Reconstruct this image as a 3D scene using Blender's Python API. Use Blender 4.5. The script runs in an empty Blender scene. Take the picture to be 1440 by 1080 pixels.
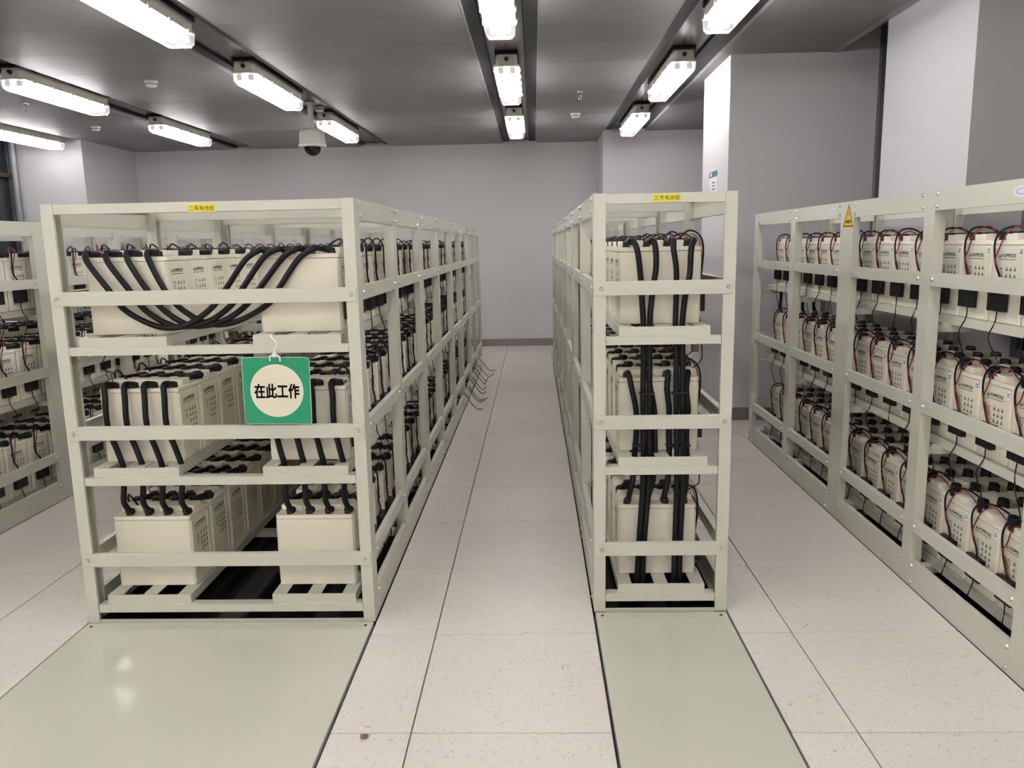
import bpy, bmesh, math, random
from mathutils import Vector, Matrix

C = bpy.context.scene.collection
sc = bpy.context.scene
random.seed(7)

# ------------------------------------------------------------------ camera
F_PX, YAW, PITCH, ROLL, CAM_H = 1119.5, 0.0302, 0.1737, -0.0197, 1.4022
cam = bpy.data.cameras.new('camera')
cam.sensor_width = 36.0
cam.lens = F_PX * 36.0 / 1440.0
cam.clip_start = 0.05
cam_ob = bpy.data.objects.new('camera', cam)
C.objects.link(cam_ob)
cy_, sy_, cp_, sp_ = math.cos(YAW), math.sin(YAW), math.cos(PITCH), math.sin(PITCH)
fwd = Vector((-sy_ * cp_, cy_ * cp_, -sp_))
right = Vector((cy_, sy_, 0))
up = right.cross(fwd)
cr_, sr_ = math.cos(ROLL), math.sin(ROLL)
r2, u2 = right * cr_ + up * sr_, -right * sr_ + up * cr_
cam_ob.matrix_world = Matrix(((r2.x, u2.x, -fwd.x, 0), (r2.y, u2.y, -fwd.y, 0), (r2.z, u2.z, -fwd.z, CAM_H), (0, 0, 0, 1)))
sc.camera = cam_ob

# ------------------------------------------------------------------ world, exposure
w = bpy.data.worlds.new('world')
sc.world = w
w.use_nodes = True
w.node_tree.nodes['Background'].inputs[0].default_value = (0.02, 0.025, 0.035, 1)
w.node_tree.nodes['Background'].inputs[1].default_value = 1.0
sc.view_settings.view_transform = 'Standard'
sc.view_settings.look = 'None'
sc.view_settings.gamma = 1.0
sc.view_settings.use_curve_mapping = False
sc.view_settings.exposure = 0.70
TUBE_COL = (1.0, 0.97, 0.985)
TUBE_E = 31.0            # radiance of the cool fluorescent tubes over the racks
WARM_COL = (1.0, 0.955, 0.885)
WARM_E = 68.0            # radiance of the warmer, stronger tubes over and behind the camera
sc.cycles.max_bounces = 8
sc.cycles.diffuse_bounces = 5
sc.cycles.sample_clamp_indirect = 6.0


# ------------------------------------------------------------------ materials
def mat(name, col, rough=0.5, metal=0.0, spec=0.5, emit=None, es=0.0, noise=None, bump=None, var=0.0):
    m = bpy.data.materials.new(name)
    m.use_nodes = True
    nt = m.node_tree
    b = nt.nodes['Principled BSDF']
    b.inputs['Base Color'].default_value = (*col, 1)
    b.inputs['Roughness'].default_value = rough
    b.inputs['Metallic'].default_value = metal
    b.inputs['Specular IOR Level'].default_value = spec
    if emit:
        b.inputs['Emission Color'].default_value = (*emit, 1)
        b.inputs['Emission Strength'].default_value = es
    if noise:
        scale, col2, lo, hi, detail = noise
        tc = nt.nodes.new('ShaderNodeTexCoord')
        n = nt.nodes.new('ShaderNodeTexNoise')
        n.inputs['Scale'].default_value = scale
        n.inputs['Detail'].default_value = detail
        r = nt.nodes.new('ShaderNodeValToRGB')
        r.color_ramp.elements[0].position = lo
        r.color_ramp.elements[0].color = (*col2, 1)
        r.color_ramp.elements[1].position = hi
        r.color_ramp.elements[1].color = (*col, 1)
        g = nt.nodes.new('ShaderNodeNewGeometry')
        nt.links.new(g.outputs['Position'], n.inputs['Vector'])
        nt.links.new(n.outputs['Fac'], r.inputs['Fac'])
        nt.links.new(r.outputs['Color'], b.inputs['Base Color'])
    if bump:
        scale, strength = bump
        n2 = nt.nodes.new('ShaderNodeTexNoise')
        n2.inputs['Scale'].default_value = scale
        g2 = nt.nodes.new('ShaderNodeNewGeometry')
        nt.links.new(g2.outputs['Position'], n2.inputs['Vector'])
        bp_ = nt.nodes.new('ShaderNodeBump')
        bp_.inputs['Strength'].default_value = strength
        bp_.inputs['Distance'].default_value = 0.01
        nt.links.new(n2.outputs['Fac'], bp_.inputs['Height'])
        nt.links.new(bp_.outputs['Normal'], b.inputs['Normal'])
    return m


M = {}
M['paint'] = mat('rack_paint', (0.545, 0.55, 0.478), 0.42, noise=(3.0, (0.52, 0.525, 0.455), 0.3, 0.7, 3))
M['plate'] = mat('plate_paint', (0.57, 0.575, 0.495), 0.17, noise=(1.2, (0.545, 0.55, 0.47), 0.3, 0.7, 3), bump=(1.4, 0.25))
M['case'] = mat('battery_case', (0.81, 0.77, 0.655), 0.45, noise=(9.0, (0.785, 0.745, 0.63), 0.25, 0.65, 4))
M['lid'] = mat('battery_lid', (0.83, 0.79, 0.68), 0.42)
M['black'] = mat('black_plastic', (0.008, 0.008, 0.010), 0.42, spec=0.35)
M['rubber'] = mat('black_rubber', (0.005, 0.0055, 0.0075), 0.45, spec=0.25)
M['red'] = mat('red_wire', (0.22, 0.016, 0.018), 0.45)
M['print'] = mat('green_print', (0.03, 0.10, 0.075), 0.5)
M['icon'] = mat('grey_print', (0.11, 0.15, 0.13), 0.5)
M['white'] = mat('white_plastic', (0.80, 0.79, 0.76), 0.4)
M['tag'] = mat('tag_paper', (0.95, 0.95, 0.97), 0.4)
M['tag_ink'] = mat('blue_ink', (0.03, 0.03, 0.12), 0.5)
M['wall'] = mat('wall_paint', (0.66, 0.645, 0.655), 0.75, noise=(0.7, (0.64, 0.625, 0.635), 0.3, 0.7, 3))
M['pillar'] = mat('pillar_paint', (0.56, 0.545, 0.562), 0.7)
M['white_wall'] = mat('white_wall_paint', (0.82, 0.81, 0.79), 0.7)
M['steel'] = mat('skirting_steel', (0.32, 0.29, 0.27), 0.32, metal=0.85)
M['ceil'] = mat('ceiling_metal', (0.28, 0.275, 0.272), 0.48, metal=0.2, spec=0.3, noise=(1.5, (0.25, 0.245, 0.245), 0.3, 0.7, 2))
M['slot'] = mat('slot_metal', (0.05, 0.05, 0.052), 0.27, metal=0.2, spec=0.4)
M['slot_side'] = mat('slot_side_metal', (0.045, 0.045, 0.046), 0.55, spec=0.2)
M['edge'] = mat('slot_trim', (0.38, 0.37, 0.37), 0.4, metal=0.3)
M['dark'] = mat('dark_gap', (0.01, 0.01, 0.01), 0.8)
M['sub'] = mat('subfloor_concrete', (0.035, 0.034, 0.033), 0.9)
M['channel'] = mat('dark_channel_steel', (0.10, 0.10, 0.105), 0.5, metal=0.4)
M['pane'] = mat('night_glass', (0.02, 0.021, 0.024), 0.12, spec=0.4)
M['frame'] = mat('window_frame', (0.16, 0.17, 0.19), 0.4, metal=0.3)
M['redbar'] = mat('dark_red_paint', (0.03, 0.006, 0.005), 0.4)
M['green'] = mat('sign_green', (0.0, 0.235, 0.115), 0.35)
M['disc'] = mat('sign_white', (0.71, 0.68, 0.56), 0.4)
M['ink'] = mat('black_ink', (0.012, 0.010, 0.010), 0.5)
M['yellow'] = mat('yellow_label', (0.72, 0.62, 0.03), 0.45)
M['yellow_sign'] = mat('yellow_sign', (0.65, 0.42, 0.03), 0.45)
M['orange'] = mat('orange_ink', (0.45, 0.16, 0.02), 0.5)
M['oval'] = mat('oval_blue', (0.42, 0.46, 0.60), 0.45)
M['blue'] = mat('blue_header', (0.03, 0.12, 0.18), 0.5)
M['paper'] = mat('paper', (0.72, 0.74, 0.76), 0.6)
M['bolt'] = mat('zinc_bolt', (0.55, 0.55, 0.52), 0.3, metal=0.9)
M['housing'] = mat('lamp_housing', (0.55, 0.53, 0.46), 0.5)
M['tube'] = mat('lamp_tube', (0.9, 0.9, 0.9), 0.5, emit=TUBE_COL, es=TUBE_E)
M['warm_tube'] = mat('warm_lamp_tube', (0.9, 0.9, 0.9), 0.5, emit=WARM_COL, es=WARM_E)
M['camera_body'] = mat('camera_body', (0.52, 0.51, 0.47), 0.35)
M['dome'] = mat('camera_dome', (0.006, 0.006, 0.007), 0.06)
M['chrome'] = mat('chrome', (0.6, 0.6, 0.6), 0.15, metal=1.0)
M['detector'] = mat('detector_plastic', (0.62, 0.60, 0.57), 0.5)
M['crumb'] = mat('brown_crumb', (0.20, 0.12, 0.05), 0.8)


def tile_material():
    m = bpy.data.materials.new('floor_tile')
    m.use_nodes = True
    nt = m.node_tree
    b = nt.nodes['Principled BSDF']
    b.inputs['Roughness'].default_value = 0.36
    g = nt.nodes.new('ShaderNodeNewGeometry')
    L = nt.links.new

    def layer(scale, detail, dist, p0, c0, p1, c1):
        n = nt.nodes.new('ShaderNodeTexNoise')
        n.inputs['Scale'].default_value = scale
        n.inputs['Detail'].default_value = detail
        n.inputs['Distortion'].default_value = dist
        L(g.outputs['Position'], n.inputs['Vector'])
        r = nt.nodes.new('ShaderNodeValToRGB')
        r.color_ramp.elements[0].position, r.color_ramp.elements[0].color = p0, (*c0, 1)
        r.color_ramp.elements[1].position, r.color_ramp.elements[1].color = p1, (*c1, 1)
        L(n.outputs['Fac'], r.inputs['Fac'])
        return r.outputs['Color']

    def mul(a, c, fac=1.0):
        x = nt.nodes.new('ShaderNodeMix')
        x.data_type = 'RGBA'
        x.blend_type = 'MULTIPLY'
        x.inputs['Factor'].default_value = fac
        L(a, x.inputs[6])
        L(c, x.inputs[7])
        return x.outputs[2]
    base = layer(1.1, 3, 0, 0.3, (0.665, 0.625, 0.59), 0.7, (0.73, 0.685, 0.645))
    speck = layer(70, 2, 1.2, 0.30, (0.62, 0.58, 0.55), 0.40, (1, 1, 1))
    fine = layer(150, 1, 0.5, 0.28, (0.55, 0.50, 0.47), 0.36, (1, 1, 1))
    mark = layer(9, 6, 2.5, 0.245, (0.45, 0.42, 0.40), 0.27, (1, 1, 1))
    col = mul(mul(mul(base, speck, 0.55), fine, 0.5), mark, 0.8)
    oi = nt.nodes.new('ShaderNodeObjectInfo')
    hv = nt.nodes.new('ShaderNodeHueSaturation')
    mr = nt.nodes.new('ShaderNodeMapRange')
    mr.inputs['To Min'].default_value = 0.965
    mr.inputs['To Max'].default_value = 1.03
    L(oi.outputs['Random'], mr.inputs['Value'])
    L(mr.outputs['Result'], hv.inputs['Value'])
    L(col, hv.inputs['Color'])
    L(hv.outputs['Color'], b.inputs['Base Color'])
    return m


M['tile'] = tile_material()


def cover_material():
    m = bpy.data.materials.new('lamp_cover')
    m.use_nodes = True
    nt = m.node_tree
    nt.nodes.remove(nt.nodes['Principled BSDF'])
    out = nt.nodes['Material Output']
    tr = nt.nodes.new('ShaderNodeBsdfTransparent')
    gl = nt.nodes.new('ShaderNodeBsdfPrincipled')
    gl.inputs['Base Color'].default_value = (0.85, 0.85, 0.85, 1)
    gl.inputs['Roughness'].default_value = 0.2
    gl.inputs['Emission Color'].default_value = (1.0, 0.97, 1.0, 1)
    gl.inputs['Emission Strength'].default_value = 0.5
    mx = nt.nodes.new('ShaderNodeMixShader')
    mx.inputs[0].default_value = 0.25
    nt.links.new(tr.outputs[0], mx.inputs[1])
    nt.links.new(gl.outputs[0], mx.inputs[2])
    nt.links.new(mx.outputs[0], out.inputs[0])
    return m


M['cover'] = cover_material()


# ------------------------------------------------------------------ mesh helpers
class MB:
    def __init__(s):
        s.v, s.f, s.m, s.sm = [], [], [], []

    def add(s, vs, fs, m=0, smooth=False):
        o = len(s.v)
        s.v += [tuple(v) for v in vs]
        for f in fs:
            s.f.append(tuple(i + o for i in f))
            s.m.append(m)
            s.sm.append(smooth)
        return s

    def box(s, x0, x1, y0, y1, z0, z1, m=0):
        vs = [(x0, y0, z0), (x1, y0, z0), (x1, y1, z0), (x0, y1, z0), (x0, y0, z1), (x1, y0, z1), (x1, y1, z1), (x0, y1, z1)]
        return s.add(vs, [(0, 3, 2, 1), (4, 5, 6, 7), (0, 1, 5, 4), (1, 2, 6, 5), (2, 3, 7, 6), (3, 0, 4, 7)], m)

    def cyl(s, p0, p1, r0, r1=None, n=10, m=0, smooth=True, caps=True):
        r1 = r0 if r1 is None else r1
        p0, p1 = Vector(p0), Vector(p1)
        d = (p1 - p0).normalized()
        a = d.orthogonal().normalized()
        b = d.cross(a)
        ring = lambda p, r: [p + (a * math.cos(t) + b * math.sin(t)) * r for t in [2 * math.pi * i / n for i in range(n)]]
        s.add(ring(p0, r0) + ring(p1, r1), [(i, (i + 1) % n, n + (i + 1) % n, n + i) for i in range(n)], m, smooth)
        if caps:
            s.add(ring(p0, r0), [tuple(reversed(range(n)))], m)
            s.add(ring(p1, r1), [tuple(range(n))], m)
        return s

    def tube(s, pts, r, n=8, m=0):
        pts = [Vector(p) for p in pts]
        ref = None
        rings = []
        for i, p in enumerate(pts):
            d = (pts[min(i + 1, len(pts) - 1)] - pts[max(i - 1, 0)]).normalized()
            if ref is None:
                ref = d.orthogonal().normalized()
            ref = (ref - d * ref.dot(d)).normalized()
            b = d.cross(ref)
            rings += [p + (ref * math.cos(2 * math.pi * k / n) + b * math.sin(2 * math.pi * k / n)) * r for k in range(n)]
        fs = []
        for i in range(len(pts) - 1):
            for k in range(n):
                fs.append((i * n + k, i * n + (k + 1) % n, (i + 1) * n + (k + 1) % n, (i + 1) * n + k))
        s.add(rings, fs, m, True)
        L = (len(pts) - 1) * n
        s.add(rings[:n], [tuple(reversed(range(n)))], m)
        s.add(rings[L:], [tuple(range(n))], m)
        return s

    def prism(s, poly, axis, a0, a1, m=0):
        """extrude a closed 2D outline; axis y -> poly is (x,z), x -> (y,z), z -> (x,y)"""
        def P(p, a):
            return (p[0], a, p[1]) if axis == 'y' else (a, p[0], p[1]) if axis == 'x' else (p[0], p[1], a)
        n = len(poly)
        vs = [P(p, a0) for p in poly] + [P(p, a1) for p in poly]
        area = sum(poly[i][0] * poly[(i + 1) % n][1] - poly[(i + 1) % n][0] * poly[i][1] for i in range(n))
        flip = (area > 0) == (axis == 'y')
        fs = [(i, (i + 1) % n, n + (i + 1) % n, n + i) for i in range(n)] + [tuple(reversed(range(n))), tuple(range(n, 2 * n))]
        if flip:
            fs = [tuple(reversed(f)) for f in fs]
        return s.add(vs, fs, m)

    def lathe(s, prof, c=(0, 0, 0), n=20, m=0):
        vs, fs = [], []
        for r, z in prof:
            for k in range(n):
                a = 2 * math.pi * k / n
                vs.append((c[0] + r * math.cos(a), c[1] + r * math.sin(a), c[2] + z))
        for i in range(len(prof) - 1):
            for k in range(n):
                fs.append((i * n + k, i * n + (k + 1) % n, (i + 1) * n + (k + 1) % n, (i + 1) * n + k))
        return s.add(vs, fs, m, True)

    def mb(s, o, T=None, mmap=None):
        vs = [T @ Vector(v) for v in o.v] if T else o.v
        k = len(s.v)
        s.v += [tuple(v) for v in vs]
        s.f += [tuple(i + k for i in f) for f in o.f]
        s.m += [mmap[i] if mmap else i for i in o.m]
        s.sm += o.sm
        return s

    def mesh(s, name, mats, bevel=0.0, seg=1):
        me = bpy.data.meshes.new(name)
        me.from_pydata(s.v, [], s.f)
        for mm in (mats if isinstance(mats, (list, tuple)) else [mats]):
            me.materials.append(M[mm])
        me.polygons.foreach_set('material_index', s.m)
        me.polygons.foreach_set('use_smooth', s.sm)
        if bevel:
            bm = bmesh.new()
            bm.from_mesh(me)
            bmesh.ops.remove_doubles(bm, verts=bm.verts, dist=1e-6)
            es = [e for e in bm.edges if len(e.link_faces) == 2 and e.calc_face_angle(0) > 0.6]
            bmesh.ops.bevel(bm, geom=es, offset=bevel, segments=seg, affect='EDGES', clamp_overlap=True)
            bm.to_mesh(me)
            bm.free()
        me.update()
        return me


def obj(name, me, parent=None, loc=(0, 0, 0), kind=None, rotz=0.0):
    o = bpy.data.objects.new(name, me)
    C.objects.link(o)
    o.location = loc
    if rotz:
        o.rotation_euler = (0, 0, rotz)
    if parent:
        o.parent = parent
    if kind:
        o['kind'] = kind
    return o


def tag(o, label, cat, group=None):
    o['label'] = label
    o['category'] = cat
    if group:
        o['group'] = group
    return o


def thing(name, label, cat, loc=(0, 0, 0), group=None, rotz=0.0):
    return tag(obj(name, None, None, loc, rotz=rotz), label, cat, group)


def boxmesh(name, m, x0, x1, y0, y1, z0, z1, bevel=0.0):
    return MB().box(x0, x1, y0, y1, z0, z1).mesh(name, m, bevel)


CACHE = {}


def cached(key, fn):
    if key not in CACHE:
        CACHE[key] = fn()
    return CACHE[key]


def spline(pts, k=8):
    P = [Vector(p) for p in pts]
    out = []
    n = len(P)
    for i in range(n - 1):
        p0, p1, p2, p3 = P[max(i - 1, 0)], P[i], P[i + 1], P[min(i + 2, n - 1)]
        for j in range(k):
            t = j / k
            out.append(0.5 * ((2 * p1) + (p2 - p0) * t + (2 * p0 - 5 * p1 + 4 * p2 - p3) * t * t + (3 * p1 - p0 - 3 * p2 + p3) * t ** 3))
    out.append(P[-1])
    return out


def text_mb(s, size, bold=0.0, sx=1.0, spacing=1.0, rot=0.0):
    """flat lettering in the (x, z) plane facing -y, centred"""
    cu = bpy.data.curves.new('lettering', 'FONT')
    cu.body = s
    cu.size = size
    cu.offset = bold
    cu.space_character = spacing
    cu.align_x = 'LEFT'
    cu.resolution_u = 2
    o = bpy.data.objects.new('lettering', cu)
    C.objects.link(o)
    dg = bpy.context.evaluated_depsgraph_get()
    me = bpy.data.meshes.new_from_object(o.evaluated_get(dg))
    vs = [v.co.copy() for v in me.vertices]
    fs = [tuple(p.vertices) for p in me.polygons]
    bpy.data.objects.remove(o)
    bpy.data.curves.remove(cu)
    bpy.data.meshes.remove(me)
    x0, x1 = min(v.x for v in vs), max(v.x for v in vs)
    y0, y1 = min(v.y for v in vs), max(v.y for v in vs)
    cx, cy = (x0 + x1) / 2, (y0 + y1) / 2
    c, s_ = math.cos(rot), math.sin(rot)
    out = MB()
    pts = []
    for v in vs:
        a, b = (v.x - cx) * sx, v.y - cy
        pts.append((a * c - b * s_, 0.0, a * s_ + b * c))
    nrm = [f for f in fs]
    out.add(pts, nrm)
    return out


# ================================================================== SETTING
X_WL, X_WR, Y_BACK, Y_FRONT, Z_C = -6.2, 2.50, 11.1, -6.4, 2.74
Z_TOP = 3.0

fl = obj('floor', boxmesh('floor', 'sub', X_WL - 0.2, X_WR + 0.2, Y_FRONT - 0.2, Y_BACK + 0.2, -0.42, -0.36), kind='structure')


def tile_mesh(wx, wy):
    g = 0.0022
    return cached(('tile', round(wx, 4), round(wy, 4)), lambda: boxmesh('floor_tile', 'tile', g, wx - g, g, wy - g, -0.03, 0.0, 0.0012))


Y_SEAM = [2.1085 + 0.6 * k for k in range(-18, 16)]
RE = 9.29


def zone(x0, x1, seams, ya, yb):
    xs = [x0] + [s for s in seams if x0 + 0.01 < s < x1 - 0.01] + [x1]
    ys = [ya] + [s for s in Y_SEAM if ya + 0.02 < s < yb - 0.02] + [yb]
    for i in range(len(xs) - 1):
        for j in range(len(ys) - 1):
            if ys[j + 1] <= 0.4:
                hidden_tiles.append((xs[i], xs[i + 1], ys[j], ys[j + 1]))
            else:
                obj('floor_tile', tile_mesh(xs[i + 1] - xs[i], ys[j + 1] - ys[j]), fl, (xs[i], ys[j], 0))


hidden_tiles = []
PL = 0.9085
zone(X_WL, -3.84, [-4.44, -5.04, -5.64], Y_FRONT, Y_BACK)
zone(-3.84, -2.733, [-3.3], Y_FRONT, 2.81)
zone(-3.84, -2.733, [-3.3], RE, Y_BACK)
zone(-2.733, -1.733, [-2.097], Y_FRONT, Y_BACK)
zone(-1.733, -0.619, [-1.179], Y_FRONT, PL)
zone(-1.733, -0.619, [-1.179], RE, Y_BACK)
zone(-0.619, 0.209, [-0.379], Y_FRONT, Y_BACK)
zone(0.209, 0.722, [], Y_FRONT, PL)
zone(0.209, 0.722, [], RE + 0.07, Y_BACK)
zone(0.722, 1.509, [0.913], Y_FRONT, Y_BACK)
zone(1.509, 2.018, [], Y_FRONT, 0.715)
zone(1.509, 2.018, [], 5.575, Y_BACK)
zone(2.018, X_WR, [], Y_FRONT, Y_BACK)
hb = MB()
for a in hidden_tiles:
    hb.box(a[0] + .002, a[1] - .002, a[2] + .002, a[3] - .002, -0.03, 0)
obj('floor_tile', hb.mesh('floor_tile', 'tile'), fl, kind='stuff')


def struct(name, mb, m, bevel=0.0):
    return obj(name, mb.mesh(name, m, bevel), kind='structure')


struct('wall_back', MB().box(X_WL - .2, X_WR + .2, Y_BACK, Y_BACK + .2, -0.4, Z_TOP), 'wall')
struct('wall_front', MB().box(X_WL - .2, X_WR + .2, Y_FRONT - .2, Y_FRONT, -0.4, Z_TOP), 'white_wall')
# side walls: a low sill wall, night windows above it, masonry pillars between
P1 = (1.465, X_WR, 6.2, 7.12)
P2 = (2.24, X_WR, 4.30, 5.36)
P3 = (0.87, X_WR, 10.17, Y_BACK)
for p in (P1, P2, P3):
    struct('pillar', MB().box(p[0], p[1] + .1, p[2], p[3], -0.03, Z_TOP), 'pillar')
struct('pillar', MB().box(X_WL - .1, -5.42, 9.78, Y_BACK, -0.03, Z_TOP), 'pillar')
struct('wall_right', MB().box(X_WR + .1, X_WR + .25, Y_FRONT, Y_BACK, -0.4, 0.75).box(X_WR + .1, X_WR + .25, Y_FRONT, Y_BACK, 2.95, Z_TOP + .1), 'wall')
struct('wall_left', MB().box(X_WL - .25, X_WL - .1, Y_FRONT, Y_BACK, -0.4, 0.75).box(X_WL - .25, X_WL - .1, Y_FRONT, Y_BACK, 2.95, Z_TOP + .1), 'wall')


def window(name, x, s, y0, y1, bars):
    """night window in the plane x, room on the side s"""
    f = obj(name, None, kind='structure')
    fr = MB()
    t = 0.05
    xa, xb = (x, x + .06) if s < 0 else (x - .06, x)
    fr.box(xa, xb, y0, y0 + t, 0.75, 2.95).box(xa, xb, y1 - t, y1, 0.75, 2.95)
    fr.box(xa, xb, y0 + t, y1 - t, 0.75, 0.80).box(xa, xb, y0 + t, y1 - t, 2.90, 2.95)
    obj('window_frame', fr.mesh('window_frame', 'frame'), f)
    ys = [y0 + t] + bars + [y1 - t]
    for b in bars:
        obj('mullion', boxmesh('mullion', 'dark', xa, xb, b - .012, b + .012, .8, 2.9), f)
    for i in range(len(ys) - 1):
        obj('pane', boxmesh('pane', 'pane', (xa + xb) / 2 - .004, (xa + xb) / 2 + .004, ys[i] + .012, ys[i + 1] - .012, .8, 2.9), f)
    return f


window('window_1', X_WR + .04, -1, Y_FRONT, 4.30, [-5.6, -3.6, -1.6, 0.4, 2.3, 4.05])
window('window_2', X_WR + .04, -1, 5.36, 6.2, [])
window('window_3', X_WR + .04, -1, 7.12, 10.17, [8.6])
wl = window('window_4', X_WL - .04, 1, Y_FRONT, 9.70, [-6.0, -3.5, -1.0, 1.5, 4.0, 6.6, 8.9])
obj('red_crossbar', boxmesh('red_crossbar', 'redbar', X_WL - .05, X_WL + .0, Y_FRONT, 9.70, 2.30, 2.345), wl)
obj('jamb', MB().cyl((X_WL + .0, 9.66, .8), (X_WL + .0, 9.66, 2.9), .045, n=12).mesh('jamb', 'frame'), wl)

# skirting
SK = 0.10
sk = [('baseboard_back', (-5.42, P3[0], Y_BACK - .012, Y_BACK)), ('baseboard_front', (X_WL, X_WR, Y_FRONT, Y_FRONT + .012)),
      ('baseboard_right', (P1[0], P1[1], P1[2] - .012, P1[2])), ('baseboard_pillar', (P1[0] - .012, P1[0], P1[2] - .012, P1[3] + .012)),
      ('baseboard_recess', (P3[0] - .012, P1[1], P3[2] - .012, P3[2])), ('baseboard_left', (-5.42, -5.408, 9.77, Y_BACK))]
for i, (n, a) in enumerate(sk):
    struct('trim_%d' % (i + 3) if 'pillar' in n or 'recess' in n else n, MB().box(a[0], a[1], a[2], a[3], 0.0, SK), 'steel')

# ceiling: metal planks between sunken light slots
ce = obj('ceiling', boxmesh('ceiling', 'slot', X_WL - .2, X_WR + .2, Y_FRONT - .2, Y_BACK + .2, Z_TOP, Z_TOP + .08), kind='structure')
SECT = [(-5.47, -4.05), (-3.68, -2.33), (-1.90, -0.40), (0.05, 0.87), (1.39, 2.19)]
rows = [Y_FRONT] + [5.06 + 0.62 * k for k in range(-21, 10)] + [Y_BACK]
for xa, xb in SECT:
    for j in range(len(rows) - 1):
        d = rows[j + 1] - rows[j]
        me = cached(('ceil', xb - xa, round(d, 3)), lambda: MB().box(0, xb - xa, .0006, d - .0006, 0, .03).mesh('ceiling_panel', 'ceil', .0025))
        obj('ceiling_panel', me, ce, (xa, rows[j], Z_C))
    for e, s in ((xa, 1), (xb, -1)):
        m = MB().box(e - (.006 if s > 0 else 0), e + (0 if s > 0 else .006), Y_FRONT, Y_BACK, Z_C - .002, Z_C + .075).mesh('slot_edge_trim', 'edge')
        obj('slot_edge_trim', m, ce)
obj('ceiling_edge_strip', boxmesh('ceiling_edge_strip', 'edge', 2.20, 2.238, Y_FRONT, Y_BACK, Z_C - .004, Z_C + .2), ce)
obj('ceiling_edge_strip', boxmesh('ceiling_edge_strip', 'edge', -5.93, -5.90, Y_FRONT, 9.78, Z_C - .004, Z_C + .2), ce)
SLOTS = [(-5.90, -5.476, -5.64), (-4.056, -3.674, -3.87), (-2.336, -1.894, -2.12), (-0.406, 0.056, -0.18), (0.864, 1.396, 1.11)]
ZS = Z_C + 0.045
for xa, xb, xc in SLOTS:
    y1 = 9.78 if xa < -5 else Y_BACK
    for a, b, z, sm in ((xa, xc - .135, ZS - .02, 'slot_side'), (xc - .131, xc + .131, ZS, 'slot'), (xc + .135, xb, ZS - .02, 'slot_side')):
        n = 5
        for k in range(n):
            ya, yb = Y_FRONT + (y1 - Y_FRONT) * k / n, Y_FRONT + (y1 - Y_FRONT) * (k + 1) / n
            obj('slot_panel', boxmesh('slot_panel', sm, a, b, ya + .001, yb - .001, z, z + .02), ce)


# ------------------------------------------------------------------ ceiling lights
def chamfer_outline(w, L, c):
    return [(-w + c, -L), (w - c, -L), (w, -L + c), (w, L - c), (w - c, L), (-w + c, L), (-w, L - c), (-w, -L + c)]


def light_meshes():
    h = MB().prism(chamfer_outline(.078, .625, .02), 'z', 0.035, 0.105)
    h.prism(chamfer_outline(.095, .635, .03), 'z', 0.022, 0.037)
    hm = h.mesh('housing', 'housing', .003)
    c = MB()
    # prismatic cover: cross-section in (x, z), closed at the ends by a slope
    prof = [(-.09, .022), (-.086, -.03), (-.066, -.052), (.066, -.052), (.086, -.03), (.09, .022)]
    ys = [(-.62, .93, .55), (-.60, 1, 1), (.60, 1, 1), (.62, .93, .55)]
    vs = []
    for y, fx, fz in ys:
        for x, z in prof:
            vs.append((x * fx, y, .022 + (z - .022) * fz))
    fs = []
    for i in range(3):
        for k in range(5):
            fs.append((i * 6 + k, i * 6 + k + 1, (i + 1) * 6 + k + 1, (i + 1) * 6 + k))
    fs += [(5, 4, 3, 2, 1, 0), (18, 19, 20, 21, 22, 23)]
    c.add(vs, fs)
    cm = c.mesh('diffuser', 'cover')
    t = MB().cyl((0, -.58, 0), (0, .58, 0), .013, n=8).mesh('lamp_tube', 'tube')
    s = MB().box(-.02, .02, -.02, .02, -.02, .02).mesh('lamp_holder', 'housing', .003)
    cl = MB().box(-.006, .006, -.012, .012, -.012, .016).mesh('cover_clip', 'detector')
    g = MB().cyl((0, 0, 0), (0, -.018, 0), .017, .014, n=12).cyl((0, -.018, 0), (0, -.03, 0), .009, n=10).mesh('cable_gland', 'black')
    b = boxmesh('mounting_plate', 'dark', -.085, .085, -.64, .64, .105, .118)
    wt = MB().cyl((0, -.58, 0), (0, .58, 0), .013, n=8).mesh('lamp_tube', 'warm_tube')
    return hm, cm, t, s, cl, g, b, wt


LM = light_meshes()
SLOT_NAMES = ['leftmost slot beside the dark window', 'second slot from the left', 'slot left of centre', 'centre slot', 'slot right of centre']
DEPTH = {5: 'farthest', 4: 'second from the back wall', 3: 'third from the back wall', 2: 'fourth from the back wall', 1: 'second nearest row', 0: 'just behind the camera', -1: 'well behind the camera', -2: 'nearest the front wall'}
for si, (xa, xb, xc) in enumerate(SLOTS):
    for k in range(-2, 6):
        yc = 9.05 - 2.3 * (5 - k)
        t = thing('ceiling_light', 'lit twin-tube ceiling light, %s, %s' % (DEPTH[k], SLOT_NAMES[si]), 'ceiling light', (xc, yc, Z_C - .078), 'twin-tube ceiling lights')
        obj('mounting_plate', LM[6], t)
        obj('housing', LM[0], t)
        for s in (-1, 1):
            obj('lamp_tube', LM[2] if k >= 2 else LM[7], t, (s * .042, 0, -.012))
            for e in (-1, 1):
                obj('lamp_holder', LM[3], t, (s * .042, e * .588, -.003))
        obj('diffuser', LM[1], t)
        obj('cable_gland', LM[5], t, (0, -.625, .072))
        for s in (-1, 1):
            for j in range(5):
                obj('cover_clip', LM[4], t, (s * .096, -.5 + .25 * j, .022))

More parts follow.
